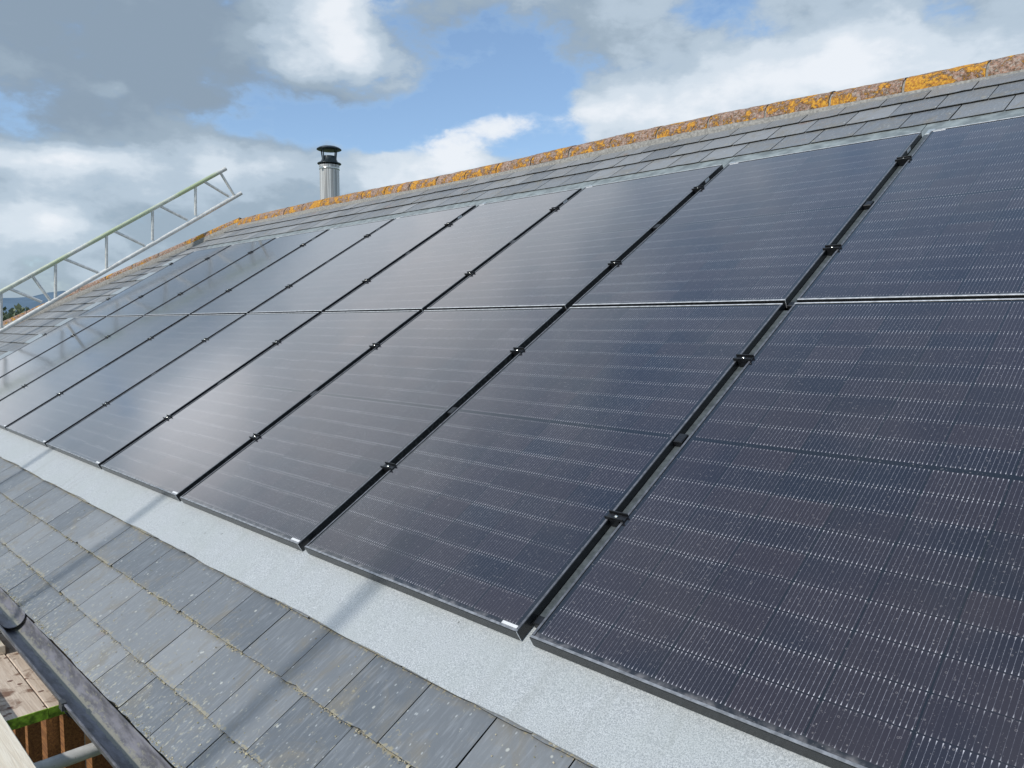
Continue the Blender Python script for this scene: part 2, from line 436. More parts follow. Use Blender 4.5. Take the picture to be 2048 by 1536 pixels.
slates['label'] = 'blue-grey natural slates laid in courses, lichen along their edges'

# other slopes
ob = MB()
zr = RID_V*ST
ey = EAVE_V*CT + .075*ST; ez = EAVE_V*ST - .06*CT
BY = 2*RID_Y - ey; LX = hip_u(EAVE_V)
rz = zr - .05
ob.add([(LX, ey, ez), (HIP_X, RID_Y, rz), (LX, BY, ez)], [(0,1,2)], .4)
ob.add([(LX, BY, ez), (HIP_X, RID_Y, rz), (RIGHT, RID_Y, rz), (RIGHT, BY, ez)], [(0,1,2,3)], .5)
ob.add([(RIGHT, ey, ez), (RIGHT, BY, ez), (RIGHT, RID_Y, rz)], [(0,1,2)], .5)
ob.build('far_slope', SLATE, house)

# walls with the timber seen under the gutter
wl = MB()
WY = -.30
wl.box(LX+.35, RIGHT-.05, WY, BY-.35, -3.0, ez-.02)
wl.build('wall', RENDER_WALL, house)
so = MB(); so.box(LX+.1, RIGHT, -.60, WY, ez-.06, ez-.045); so.box(LX+.1, RIGHT, -.602, -.580, ez-.20, ez-.005)
so.build('soffit', GUTCLIP, house)

# ridge tiles
def ridge_sag(x):                                # old ridge wanders a little
    pts = [(-9.8, -.02), (-9.2, .01), (-7.2, .06), (-5.2, .0), (-4.0, .0), (-2.6, .05), (-1.7, .05), (-.9, .0), (-.3, -.035), (.4, -.04), (4.5, -.04)]
    for (a, p), (b, q) in zip(pts, pts[1:]):
        if a <= x <= b: return (p + (q-p)*(x-a)/(b-a))*.35
    return pts[0][1]*.6 if x < pts[0][0] else pts[-1][1]*.6
rt = MB(); mo = MB()
def tile_prof(c, side, upv, hw=.135, h=.125, rough=.0, th=0.):
    out = []
    for i in range(13):
        t = i/12; a = math.pi*(t)
        x = -math.cos(a); y = math.sin(a)
        y = y**.8 if y > 0 else 0
        k = 1 + random.uniform(-rough, rough)
        out.append(c + side*(x*(hw-th)*k) + upv*(y*(h-th)*k))
    return out
def tile_run(p0, p1, side, upv, L, sagf, hw, h, seed, orange):
    random.seed(seed)
    d = p1-p0; n = max(1, round(d.length/L)); dirn = d.normalized()
    for i in range(n):
        a = p0 + d*(i/n) + dirn*.008; b = p0 + d*((i+1)/n) - dirn*.008
        jit = Vector((0, 0, random.uniform(-.0025, .0025))); jy = side*random.uniform(-.003, .003)
        st = []
        K = 10
        tone = orange(i/n)
        for q in range(K+1):
            c = a + (b-a)*(q/K); c = c + Vector((0, 0, sagf(c.x))) + jit + jy
            st.append(c)
        rt.sweep(lambda kk: tile_prof(st[kk], side, upv, hw, h, .022), st, tone)
        for e in (0, K): 
            pr = tile_prof(st[e], side, upv, hw-.001, h-.001); rt.add(pr, [tuple(range(13)) if e else tuple(range(13))[::-1]], tone)
    # mortar core visible at joints and along the foot
    K = n*4; st = [p0 + d*(q/K) + Vector((0, 0, sagf((p0 + d*(q/K)).x))) for q in range(K+1)]
    mo.sweep(lambda kk: tile_prof(st[kk] - upv*.004, side, upv, hw-.008, h-.006, .01), st, .5)
    for sgn in (-1, 1):
        def pf(kk):
            c = st[kk] + side*(sgn*hw)
            return [c + side*(-sgn*.02) + upv*.008, c + side*(sgn*.003) + upv*(.001+random.uniform(-.002, .002)), c + side*(sgn*(.006+random.uniform(-.002, .002))) - upv*.07]
        mo.sweep(pf, st, .5)
foot = zr - .121
TH_RID = Vector((0, 1, 0))
tile_run(Vector((HIP_X+.10, RID_Y, foot)), Vector((RIGHT, RID_Y, foot)), TH_RID, Vector((0,0,1)), .45, ridge_sag, .138, .122, 3,
         lambda t: random.choice((.45, .55, .6, .7, .5, .75, .4)))
hipA = Vector((HIP_X+.04, RID_Y-.02, zr-.055)); hipB = Vector((LX-.0, ey, ez+.05))
hd = (hipB-hipA).normalized(); hs = Vector((1, -1, 0)).normalized(); hu_ = hs.cross(hd); hu_ = hu_ if hu_.z > 0 else -hu_
tile_run(hipA, hipB, hs, hu_, .44, lambda x: -.01, .125, .080, 5, lambda t: (.75 if t < .12 else random.choice((.0, .1, .35))))
random.seed(11)
rt.build('ridge_tiles', CLAY, house); mo.build('ridge_mortar', MORTAR, house)

# felt apron under the panels
fe = MB(); random.seed(21)
N = 240; x0, x1 = -9.62, RIGHT
vs = []
for i in range(N+1):
    u = x0 + (x1-x0)*i/N; e = -.203 + .0025*math.sin(u*5.1) + .002*math.sin(u*13.) + random.uniform(-.0012, .0012)
    w = .0015*math.sin(u*9)+.001*math.sin(u*23)
    vs += [(u, e, -.0445+.001), (u, e, -.0405+w*.6), (u, -.1, -.0395+w), (u, .02, -.038), (u, .16, -.038)]
fs = []
for i in range(N):
    for q in range(4): a = i*5+q; fs.append((a, a+5, a+6, a+1))
fe.add(vs, fs, .5, False)
fe.build('felt_flashing', FELT, house, rot=ROOF_ROT)['label'] = 'pale grey mineral felt strip under the lower edge of the panels'

# left edge flashing plates, head flashing strip
pl = MB()
for (v0, v1) in patches: pl.box(ARR_L-.62, ARR_L+.1, v0+.008, v1+.012, -.058, -.0455)
pl.build('edge_flashing', ALUFLASH, house, rot=ROOF_ROT)['label'] = 'pale metal flashing plates between the slates and the outer column of panels'
hf = MB()
for i in range(13):
    ua = ARR_L-.1 + i*1.15
    hf.box(ua, ua+1.146, 3.44, 3.775, -.0575, -.0535)
hf.build('head_flashing', HEADF, house, rot=ROOF_ROT)['label'] = 'grey flashing strip between the top of the panels and the slates'

# gutter
gu = MB(); random.seed(5)
GY, GZ, GR = -.668, -.452, .057
def half(c, r, a0=-180, a1=0, k=14): return [Vector((c[0], c[1] + r*math.cos(math.radians(a0+(a1-a0)*i/k)), c[2] + r*math.sin(math.radians(a0+(a1-a0)*i/k)))) for i in range(k+1)]
def gutter_piece(mb, xa, xb, r, dz=0.0, th=.0028, step=.12):
    n = max(2, int(abs(xb-xa)/step)); xs = [xa + (xb-xa)*i/n for i in range(n+1)]
    def pf(kk):
        x = xs[kk]; c = (x, GY, GZ+dz); inn = half(c, r-th); out = half(c, r)
        lip = [out[0] + Vector((0, -.005, .004)), out[0] + Vector((0, -.003, .008)), inn[0] + Vector((0, .003, .006))]
        return out[::-1] + lip + inn[1:]
    mb.sweep(pf, xs, .5, True, True)
    for kk in (0, n):
        p = pf(kk); m_ = len(p)
        mb.add(p, [tuple(range(m_)) if kk else tuple(range(m_))[::-1]], .5)
gutter_piece(gu, -2.50, RIGHT, GR)
gutobj = gu.build('gutter', GUTTER, house)
g2 = MB(); gutter_piece(g2, LX-.1, -2.40, GR-.006, .016)
for i in range(40):
    pass
g2.build('gutter_section', GUTTER, gutobj)
for xa in (-2.46, -1.42, .3, 2.1):
    g3 = MB()
    gutter_piece(g3, xa-.022 if xa > -2 else xa-.07, xa+.022 if xa > -2 else xa+.03, GR+.006)
    g3.box(xa-.018, xa+.018, GY-GR-.011, GY-GR+.004, GZ-.016, GZ+.012)
    g3.build('gutter_bracket', GUTCLIP, gutobj)

# timber frame and bits on the wall below the gutter
random.seed(9)
for (x, w) in ((-4.9, .09), (-4.5, .07), (-3.95, .10), (-3.62, .06), (-3.22, .11), (-2.86, .07), (-2.42, .09), (-2.02, .07), (-1.5, .08)):
    tb = MB(); tb.box(x-w/2, x+w/2, WY-.09, WY-.001, -2.9, ez-.07)
    tb.build('timber_post', TIMBER, house)
wb = MB(); wb.bevbox(-3.13, -3.02, WY-.03, WY-.0005, -1.45, -1.22, .004)
wb.build('meter_box', WHITEPL, house)['label'] = 'small white box on the wall between the brown timbers'

# flue
fl = MB(); fx, fy = -8.344, 4.6; fz = 3.07
fl.lathe([(.138, -1.2+.117*i) for i in range(11)], (fx, fy, fz), 56)
fl.lathe([(.138, -.03), (.142, -.028)], (fx, fy, fz), 56); fl.lathe([(.142, -.028), (.142, -.012)], (fx, fy, fz), 56); fl.lathe([(.142, -.012), (.138, -.010), (.09, .0)], (fx, fy, fz), 56)
flue = fl.build('chimney', FLUE, house)
flue['label'] = 'shiny stainless steel flue pipe with dark rain cowl'
cm = MB()
cm.lathe([(.10, -.006), (.164, -.004), (.168, .004), (.160, .012), (.122, .022), (.112, .05), (.105, .055), (.102, .10), (.098, .105), (.06, .105)], (fx, fy, fz+.01), 40)
cm.build('collar', BLACKPAINT, flue)
cp = MB()
cp.lathe([(.0, .262), (.05, .260), (.11, .248), (.150, .232), (.172, .216), (.174, .208), (.166, .204), (.10, .198), (.0, .196)], (fx, fy, fz), 40)
cp.build('cowl_cap', BLACKPAINT, flue)
for i in range(4):
    stt = MB(); a = math.radians(20+90*i); c, s_ = math.cos(a), math.sin(a)
    stt.tube((fx+.112*c, fy+.112*s_, fz+.03), (fx+.138*c, fy+.138*s_, fz+.212), .009, 8)
    stt.build('cowl_strut', BLACKPAINT, flue)
cb = MB(); cb.lathe([(.1395, -.075), (.1435, -.073), (.1435, -.052), (.1395, -.050)], (fx, fy, fz), 40)
cb.bevbox(fx+.02, fx+.055, fy-.170, fy-.135, fz-.078, fz-.050, .003)
cb.build('clamp_band', STEEL, flue)

# ------------------------------------------------------------------ solar panels
def frame_mesh():
    f = MB(); w = PW/2; h = PH; b = .0012
    def ring(x, y, z): return [(-w+x, y, z), (w-x, y, z), (w-x, h-y, z), (-w+x, h-y, z)]
    rings = [ring(0, 0, -PD), ring(0, 0, -b), ring(b, b, 0), ring(LIP-.0005, LIP-.0005, 0), ring(LIP, LIP, -.002), ring(LIP, LIP, -.010)]
    for A, B in zip(rings, rings[1:]):
        f.add(A+B, [(i, (i+1) % 4, 4+(i+1) % 4, 4+i) for i in range(4)])
    r0 = ring(0, 0, -PD); r1 = ring(.03, .03, -PD)
    f.add(r0+r1, [(4+i, 4+(i+1) % 4, (i+1) % 4, i) for i in range(4)])
    return f
def make_panel(upper):
    root = empty('solar_panel')
    frame_mesh().build('frame', FRAME, root)
    for (ya, yb) in ((.0016, LIP-.0008), (PH-LIP+.0008, PH-.0016)):
        rc = MB(); rc.bevbox(-PW/2+.0018, PW/2-.0018, ya, yb, -.0004, .0006, .0004); rc.build('end_sheen_strip', END_SHEEN if (not upper and ya < .1) else SEAM_SHEEN, root)  # thin strips added over the black end lips, coloured as their sky reflection
    for sx in (-1, 1):
        xa, xb = sorted((sx*(PW/2-.0018), sx*(PW/2-LIP+.0008)))
        rc = MB(); rc.bevbox(xa, xb, LIP+.001, PH-LIP-.001, -.0004, .0006, .0004); rc.build('side_sheen_strip', SIDE_SHEEN, root)  # thin strips added over the black side lips, coloured as their sky reflection
    g = MB(); w = PW/2-LIP-.0003; NX = 6; NY = 9
    pts = [(-w + 2*w*i/NX, LIP+.0003 + (PH-2*LIP-.0006)*j/NY, -.0018) for j in range(NY+1) for i in range(NX+1)]
    g.add(pts, [(j*(NX+1)+i, j*(NX+1)+i+1, (j+1)*(NX+1)+i+1, (j+1)*(NX+1)+i) for j in range(NY) for i in range(NX)])
    g.build('glass', CELLS, root)
    s = MB()
    if upper: s.bevbox(-PW/2+.012, -PW/2+.070, PH-.021, PH-.0108, -.0017, -.0011, .0002)
    else: s.bevbox(PW/2-.070, PW/2-.0115, .0108, .0205, -.0017, -.0011, .0002)
    s.build('label_sticker', LABEL, root)
    if upper:
        b = MB(); b.box(PW/2+.0002, PW/2+.0007, PH-.235, PH-.185, -.020, -.004); b.build('side_sticker', LABEL, root)
    c = MB()
    y0 = -.0004
    c.box(PW/2-.0014, PW/2+.0004, y0, .001, -PD, .0003)  # mitre line at the corner, its edge highlight built as a pale strip
    c.build('corner_joint', BRIGHT, root)
    return root
PN = {0: make_panel(False), 1: make_panel(True)}
ordn = ['first', 'second', 'third', 'fourth', 'fifth', 'sixth', 'seventh', 'eighth', 'ninth']
used = set()
for row in (0, 1):
    for kk in range(-1, 8):
        p = PN[row] if row not in used else copy_tree(PN[row]); used.add(row)
        tag(p, cat='solar panel', group='black solar panels set in two rows on the roof')
        i = kk+1
        where = ('lower row by the felt', 'upper row below the ridge')[row]
        look = 'black solar panel'
        if i == 0: lab = '%s, nearest and only partly in view, %s' % (look, ('lower right beside the felt strip', 'upper right below the ridge slates')[row])
        elif i == 8: lab = '%s at the far left end of the %s' % (look, where)
        else: lab = '%s, %s from the right in the %s' % (look, ordn[i], where)
        p['label'] = lab
        random.seed(100+row*20+i)
        c = W(-1.15*kk - PW/2, 1.749*row, random.uniform(-.0006, .0006))
        p.location = c
        p.rotation_euler = (TH + random.uniform(-.0012, .0012), random.uniform(-.0012, .0012), random.uniform(-.0004, .0004))

# trays in the gaps
def make_tray():
    root = empty('mounting_tray')
    t = MB()
    t.box(-.0212, .0212, .085, 1.715, -.037, -.0265); t.box(-.0212, .0212, 1.772, 3.50, -.037, -.0265)
    t.build('tray_rib', TRAY, root)
    e = MB(); e.bevbox(-.018, .020, 3.50, 3.565, -.033, -.021, .004); e.build('rib_end', ALUFLASH, root)
    for y in (.865, 2.633):
        b = MB(); b.bevbox(-.0215, .012, y-.022, y+.022, -.022, -.003, .003); b.build('tray_hook', BLACKMET, root)
    for y in (.068, 1.752):
        b = MB(); b.bevbox(-.016, .021, y-.016, y+.014, -.034, -.016, .003); b.build('tray_bracket', BLACKMET, root)
    return root
def make_clamp():
    root = empty('mid_clamp')
    f = MB()
    for y in (-.013, .013):
        f.bevbox(-.034, .034, y-.0018, y+.0018, .0006, .0112, .0008)
    f.bevbox(-.034, .034, -.0105, .0105, .0005, .0022, .0005)
    f.build('clamp_plate', BLACKMET, root)
    b = MB(); b.box(-.017, .017, -.016, .016, -.024, .0003); b.build('clamp_body', BLACKMET, root)
    s = MB(); s.lathe([(0., .0085), (.003, .0085), (.0030, .0065), (.0062, .0065), (.0065, .0055), (.0065, .0025)], (0, 0, 0), 12); s.build('bolt', STEEL, root)
    return root
tray0 = make_tray(); clamp0 = make_clamp(); ft = True; fc = True
for kk in range(0, 9):
    u = -1.15*kk + .023
    if kk == 8: u = ARR_L - .023 + .0
    t = tray0 if ft else copy_tree(tray0); ft = False
    t.location = W(u, 0, 0); t.rotation_euler = ROOF_ROT
    gapn = 'gap %s from the right between panel columns' % ordn[kk] if kk < 8 else 'slates side of the far left panels'
    tag(t, ('grey plastic tray rib seen in the %s' % gapn) if kk < 8 else 'grey plastic tray rib along the outer edge of the far left panels', 'mounting tray', 'tray ribs between the panel columns')
    for ci, v in enumerate((.467, 1.330, 2.182, 3.113)):
        c = clamp0 if fc else copy_tree(clamp0); fc = False
        c.location = W(u + (.010 if kk == 8 else 0), v, 0); c.rotation_euler = ROOF_ROT
        pos = ('lowest', 'second lowest', 'third up', 'topmost')[ci]
        tag(c, ('black two-finned clamp, %s in the %s' % (pos, gapn)) if kk < 8 else 'black two-finned clamp, %s along the outer edge of the far left panels' % pos,
            'panel clamp', 'black clamps holding the panels')

# ------------------------------------------------------------------ lattice beam lying up the roof
lb = empty('lattice_beam', (-10.39, .92, .72), label='galvanised lattice beam with green marks leaning up over the hip of the roof', cat='scaffold beam')
o0 = Vector((-10.39, .92, .72))
def rel(p): return Vector(p)-o0
def ext(a, b, k): a = Vector(a); b = Vector(b); return a-(b-a)*k
t0, t1 = Vector((-10.362, .940, 1.224)), Vector((-9.76, 3.732, 3.097)); b0, b1 = Vector((-10.391, .924, .721)), Vector((-9.737, 3.949, 2.765))
c1 = MB(); c1.tube(rel(t0-(t1-t0)*.55), rel(t1), .0285, 20); c1.build('top_chord', GALVG, lb)
c2 = MB(); c2.tube(rel(b0-(b1-b0)*.55), rel(b1), .0275, 20); c2.build('bottom_chord', GALV, lb)
mem = [((-9.778, 3.647, 3.038), (-9.758, 3.842, 2.726)), ((-9.826, 3.426, 2.879), (-9.773, 3.771, 2.697)), ((-9.851, 3.31, 2.804), (-9.873, 3.306, 2.385)),
 ((-9.953, 2.839, 2.48), (-9.897, 3.197, 2.313)), ((-9.974, 2.742, 2.417), (-9.997, 2.735, 1.994)), ((-10.079, 2.257, 2.094), (-10.019, 2.632, 1.918)),
 ((-10.099, 2.165, 2.02), (-10.123, 2.155, 1.579)), ((-10.209, 1.653, 1.691), (-10.145, 2.052, 1.521)), ((-10.229, 1.56, 1.621), (-10.255, 1.547, 1.158)),
 ((-10.287, 1.293, 1.454), (-10.267, 1.49, 1.124)), ((-10.342, 1.038, 1.278), (-10.286, 1.394, 1.109)), ((-10.361, .95, 1.205), (-10.386, .936, .773))]
step = Vector(mem[11][0])-Vector(mem[8][0])
mem += [(tuple(Vector(a)+step), tuple(Vector(b)+step)) for a, b in (mem[10], mem[11])]
for a, b in mem:
    r = MB(); r.tube(rel(a), rel(b), .0195, 12); r.build('brace', GALV, lb)

# ------------------------------------------------------------------ scaffold
random.seed(31)
def board(name, x0, x1, y0, y1, zt, m_, th=.038, endband=None, label=None, axis_rot=0):
    root = empty(name, ((x0+x1)/2, (y0+y1)/2, zt-th), (0, 0, axis_rot), label, 'scaffold board', 'wooden scaffold boards below the gutter')
    b = MB(); L = (x1-x0)/2; Wd = (y1-y0)/2
    nseg = 14; vs = []
    b.bevbox(-L, L, -Wd, Wd, 0, th, .003)
    b.build('plank', m_, root)
    if endband:
        e = MB(); e.bevbox(L-.002, L+.0025, -Wd-.001, Wd+.001, -.001, th+.0008, .0008); e.build('painted_end', LIME, root)
    return root
board('scaffold_board', -4.9, -1.757, -.920, -.697, -.600, BOARD, endband=True, label='stained scaffold board with lime green painted end, farther from the wall')
board('scaffold_board', -4.9, -1.760, -.693, -.470, -.602, BOARD, endband=True, label='stained scaffold board with lime green end, running under the gutter')
board('scaffold_board', -6.2, -2.420, -.935, -.695, -.560, BOARD_PALE, label='clean pale board overlapping the stained boards near the left edge')
board('scaffold_board', -3.6, 2.6, -1.080, -.846, -.553, BOARD_PALE, label='pale cream board nearest the camera at the lower left corner', axis_rot=0.0)
# splinters on the pale board edge
tr = MB(); tr.tube((-1.50, -1.35, -.685), (-1.50, WY-.002, -.685), .0242, 20)
tag(tr.build('scaffold_tube', GALV), 'grey scaffold tube running from under the boards to the wall below the gutter', 'scaffold tube')
for i, (x, y) in enumerate(((-.72, -2.6), (-2.54, -2.6), (-4.55, -2.6))):
    s_ = MB(); s_.tube((0, 0, 0), (0, 0, 5.35), .0242, 16)
    tag(s_.build('scaffold_standard', GALV, loc=(x, y, -3.0)), 'upright galvanised scaffold standard rising beside the walkway outside the eaves', 'scaffold standard', 'upright scaffold standards outside the eaves')

# ------------------------------------------------------------------ lichen crumbs along slate edges
random.seed(77)
li = MB()
def crumb(u, v, n, s):
    k = random.randint(4, 6); a0 = random.random()*6.28; el = random.uniform(.5, 1.)
    base = [(u + s*math.cos(a0+6.283*i/k)*random.uniform(.7, 1.2), v + el*s*math.sin(a0+6.283*i/k)*random.uniform(.7, 1.2), n) for i in range(k)]
    top = (u+random.uniform(-.3, .3)*s, v+random.uniform(-.3, .3)*s, n + s*random.uniform(.25, .7))
    li.add(base+[top], [(i, (i+1) % k, k) for i in range(k)], random.random()**1.2)
for (ev, dens, umin, umax) in ((-.61, 340, -5.5, .6), (-.405, 340, -6.5, .9)):
    u = umin
    while u < umax:
        u += random.expovariate(dens)
        cl = .5+.5*math.sin(u*7.3+ev*30)*math.sin(u*2.9+1); cl *= .55+.45*math.sin(u*31+3*math.sin(u*11))
        if random.random() > .10+1.1*cl: continue
        crumb(u, ev - abs(random.gauss(0, .0045)) + .001, -.0505 + random.uniform(0, .001), random.uniform(.0012, .0042)*(1 if random.random() < .93 else 1.9))
for i in range(420):
    u = random.uniform(-4.5, .6); v = random.choice((random.uniform(-.75, -.61), random.uniform(-.6, -.41), random.uniform(-.4, -.21)))
    base = {True: NB}[True]; fr = ((v+.61) if v > -.61 else v+.755)
    e = -.755 if v < -.61 else (-.61 if v < -.405 else -.405)
    n = NB - (v-e)/.24*.009
    crumb(u, v, n, random.uniform(.0015, .004))
for i in range(900):
    u = random.uniform(-4.0, .3); crumb(u, -.752+abs(random.gauss(0, .008)), -.0462, random.uniform(.0015, .004))
tag(li.build('lichen', LICHEN, rot=ROOF_ROT), 'crusty yellow lichen and dry moss along the slate course edges', 'lichen', kind='stuff')

# ------------------------------------------------------------------ ground, hills, trees
def ground_material():
    m, t, bs = mat('grass'); c = t.coord()
    base = t.mix(t.mr(t.noise(c, .02, 5), .4, .6), (.05, .085, .025), (.10, .13, .05))
    base = t.mix(t.mr(t.noise(c, 2., 5), .4, .7), base, (.04, .06, .02))
    setp(t, bs, base, .95); return m
g = MB(); R_ = 9000
n = 48; vs = [(0, 0, -3.0)] + [(R_*math.cos(2*math.pi*i/n), R_*math.sin(2*math.pi*i/n), -3.0) for i in range(n)]
g.add(vs, [(0, 1+i, 1+(i+1) % n) for i in range(n)])
tag(g.build('ground', ground_material()), kind='structure', label='green fields around the house', cat='ground')
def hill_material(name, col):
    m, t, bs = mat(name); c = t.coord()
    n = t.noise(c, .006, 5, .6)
    setp(t, bs, t.mix(t.mr(n, .35, .65), tuple(x*.82 for x in col), col), 1., spec=0.); return m  # distance haze is put into the bluish base colour
def hills(name, dist, z_of, m_, az0=-115, az1=20, depth=900, label=None):
    h = MB(); N = 160; vs = []
    for i in range(N+1):
        az = az0+(az1-az0)*i/N; a = math.radians(az); s_, c_ = math.sin(a), math.cos(a); z = z_of(az)
        vs += [(dist*s_, dist*c_, -4), ((dist+depth*.5)*s_, (dist+depth*.5)*c_, -3+z*.72), ((dist+depth)*s_, (dist+depth)*c_, -3+z), ((dist+depth*2)*s_, (dist+depth*2)*c_, -4)]
    fs = []
    for i in range(N):
        for q in range(3): a = i*4+q; fs.append((a, a+4, a+5, a+1))
    h.add(vs, fs, .5, True); tag(h.build(name, m_), kind='structure', label=label, cat='hills')
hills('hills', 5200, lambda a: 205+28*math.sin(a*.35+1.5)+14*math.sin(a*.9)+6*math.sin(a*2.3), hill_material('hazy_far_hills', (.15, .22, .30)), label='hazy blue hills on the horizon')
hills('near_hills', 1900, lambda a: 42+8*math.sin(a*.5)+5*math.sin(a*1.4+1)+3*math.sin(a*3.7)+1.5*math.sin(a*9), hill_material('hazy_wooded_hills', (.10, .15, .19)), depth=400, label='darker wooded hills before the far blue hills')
def leaf_material():
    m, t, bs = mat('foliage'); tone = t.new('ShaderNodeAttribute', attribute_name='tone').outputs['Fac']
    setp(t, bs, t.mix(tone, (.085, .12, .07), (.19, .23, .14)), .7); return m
LEAF = leaf_material(); BARK = simple('bark', (.10, .08, .06), .9, 0., .3, 6)
def make_tree(x, y, h, r, seed, label):
    random.seed(seed)
    root = empty('tree', (x, y, -3), label=label, cat='tree', group='trees beyond the hip end of the roof')
    t = MB(); t.tube((0, 0, 0), (0, 0, h*.45), .22, 10, .14)
    blobs = []
    for i in range(16):
        a = random.random()*6.28; rr = r*random.uniform(.2, .75); z = h*random.uniform(.35, .88)
        c = Vector((rr*math.cos(a), rr*math.sin(a), z)); blobs.append((c, r*random.uniform(.28, .5)))
        t.tube((0, 0, h*random.uniform(.2, .45)), c, .08, 6, .02)
    t.build('trunk', BARK, root)
    f = MB()
    for c, br in blobs:
        bt = random.uniform(.1, .9)
        for i in range(430):
            d = Vector((random.gauss(0, 1), random.gauss(0, 1), random.gauss(0, .8))).normalized()*br*random.uniform(.5, 1.1)
            p = c+d; s_ = random.uniform(.09, .22); q = Vector((random.gauss(0, 1), random.gauss(0, 1), random.gauss(0, 1))).normalized()
            w = q.cross(Vector((0, 0, 1))).normalized()*s_; hh = q.cross(w).normalized()*s_*1.3
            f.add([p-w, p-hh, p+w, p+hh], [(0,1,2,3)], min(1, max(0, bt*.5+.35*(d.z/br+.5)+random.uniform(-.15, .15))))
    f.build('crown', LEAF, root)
cam_loc = Vector((1.40634962, -1.41007817, .81860181))
tl = [(-80.5, 62, 5.0, 3.6), (-77.9, 66, 5.1, 3.4), (-75.6, 60, 4.5, 3.2), (-79.2, 52, 4.2, 3.0), (-73.2, 70, 5.3, 3.6), (-83.5, 58, 5.6, 3.8), (-76.6, 50, 3.9, 3.0), (-70.5, 64, 5.0, 3.4)]
names = ['low round tree at the left of the picture', 'taller tree between the beam posts', 'small tree nearest the hip tiles', 'dark bushy tree in front of the others', 'tree mostly behind the hip of the roof', 'broad tree just beyond the left edge', 'low bush-like tree below the beam', 'farthest tree behind the roof']
for i, ((az, d, h, r), nm) in enumerate(zip(tl, names)):
    a = math.radians(az); make_tree(cam_loc.x+d*math.sin(a), cam_loc.y+d*math.cos(a), h*.88, r, 500+i, 'green '+nm)
# a plant at the foot of the wall
def plant(x, y, z, seed, label):
    random.seed(seed); root = empty('shrub', (x, y, z), label=label, cat='shrub')
    f = MB(); s = MB()
    for i in range(70):
        a = random.random()*6.28; L = random.uniform(.5, 1.75); e = Vector((math.cos(a)*L*.22, math.sin(a)*L*.10, L))
        s.tube((0, 0, 0), e, .006, 5, .002)
        for q in range(9):
            p = e*random.uniform(.3, 1.); d = Vector((random.gauss(0, 1), random.gauss(0, .6), random.gauss(.2, .6))).normalized()*random.uniform(.04, .10)
            w = d.cross(Vector((0, 0, 1))).normalized()*.016
            f.add([p, p+d*.5+w, p+d, p+d*.5-w], [(0,1,2,3)], random.uniform(.3, 1))
    s.build('stem', BARK, root); f.build('foliage', PLANTLEAF, root)
m_, t_, b_ = mat('garden_leaf'); tn = t_.new('ShaderNodeAttribute', attribute_name='tone').outputs['Fac']
setp(t_, b_, t_.mix(tn, (.05, .12, .01), (.22, .42, .04)), .5); PLANTLEAF = m_
plant(-2.55, -.55, -3.0, 61, 'bright green shrub growing against the wall below the scaffold tube')

# ------------------------------------------------------------------ sun, sky
SUN_EL = 39.0; SUN_AZ = 181.0                # azimuth from +Y towards +X
a = math.radians(SUN_AZ); e = math.radians(SUN_EL)
sd = Vector((math.sin(a)*math.cos(e), math.cos(a)*math.cos(e), math.sin(e)))
sun = bpy.data.objects.new('sun', bpy.data.lights.new('sun', 'SUN')); COL.objects.link(sun)
sun.data.energy = 2.75; sun.data.angle = math.radians(1.9); sun.data.color = (1., .95, .87)
sun.rotation_euler = sd.to_track_quat('Z', 'Y').to_euler()

wd = bpy.data.worlds.new('World'); S.world = wd; wd.use_nodes = True
t = NT(wd.node_tree)
for nn in list(t.n): t.n.remove(nn)
out = t.new('ShaderNodeOutputWorld')
sky = t.new('ShaderNodeTexSky', sky_type='NISHITA'); sky.sun_disc = False
sky.sun_elevation = e; sky.sun_rotation = a; sky.altitude = 50; sky.air_density = 1.0; sky.dust_density = .3; sky.ozone_density = 3.0
bg1 = t.new('ShaderNodeBackground'); t.l.new(sky.outputs[0], bg1.inputs[0]); bg1.inputs[1].default_value = .15
D = t.vm('NORMALIZE', t.coord('Generated'))
dx, dy, dz = t.sep(D)
R2D = 57.29578
azn = t.m('MULTIPLY', t.m('ARCTAN2', dx, dy), R2D); eln = t.m('MULTIPLY', t.m('ARCSINE', dz), R2D)
# turbulence: directions squashed vertically so clouds flatten towards the horizon
sq = t.vm('MULTIPLY', D, (1., 1., 1.9))
nA = t.noise(sq, 3.6, 7, .52, .2)
nB = t.noise(t.vm('ADD', sq, (3.1, 7.7, 1.3)), 8.5, 6, .52, .15)
nC = t.noise(t.vm('ADD', sq, (9.1, 2.7, 5.3)), 22., 7, .6, .2)
wxn = t.new('ShaderNodeTexNoise'); t.l.new(sq, wxn.inputs['Vector']); wxn.inputs['Scale'].default_value = 5.5; wxn.inputs['Detail'].default_value = 5.; wxn.inputs['Roughness'].default_value = .55
wv = t.vm('SUBTRACT', wxn.outputs['Color'], (.5, .5, .5)); wx, wy, wz = t.sep(wv)
AE = t.comb(t.m('ADD', azn, t.m('MULTIPLY', wx, 8.)), t.m('ADD', eln, t.m('MULTIPLY', wy, 4.5)), 0.)
def blobs(lst):
    acc = None
    for (ba, be, sa, se, w_) in lst:
        v_ = t.vm('MULTIPLY', t.vm('SUBTRACT', AE, (ba, be, 0.)), (1./sa, 1./se, 0.))
        g_ = t.m('EXPONENT', t.m('MULTIPLY', t.vm('DOT_PRODUCT', v_, v_), -1.))
        g_ = t.m('MULTIPLY', g_, w_)
        acc = g_ if acc is None else t.m('ADD', acc, g_)
    return acc
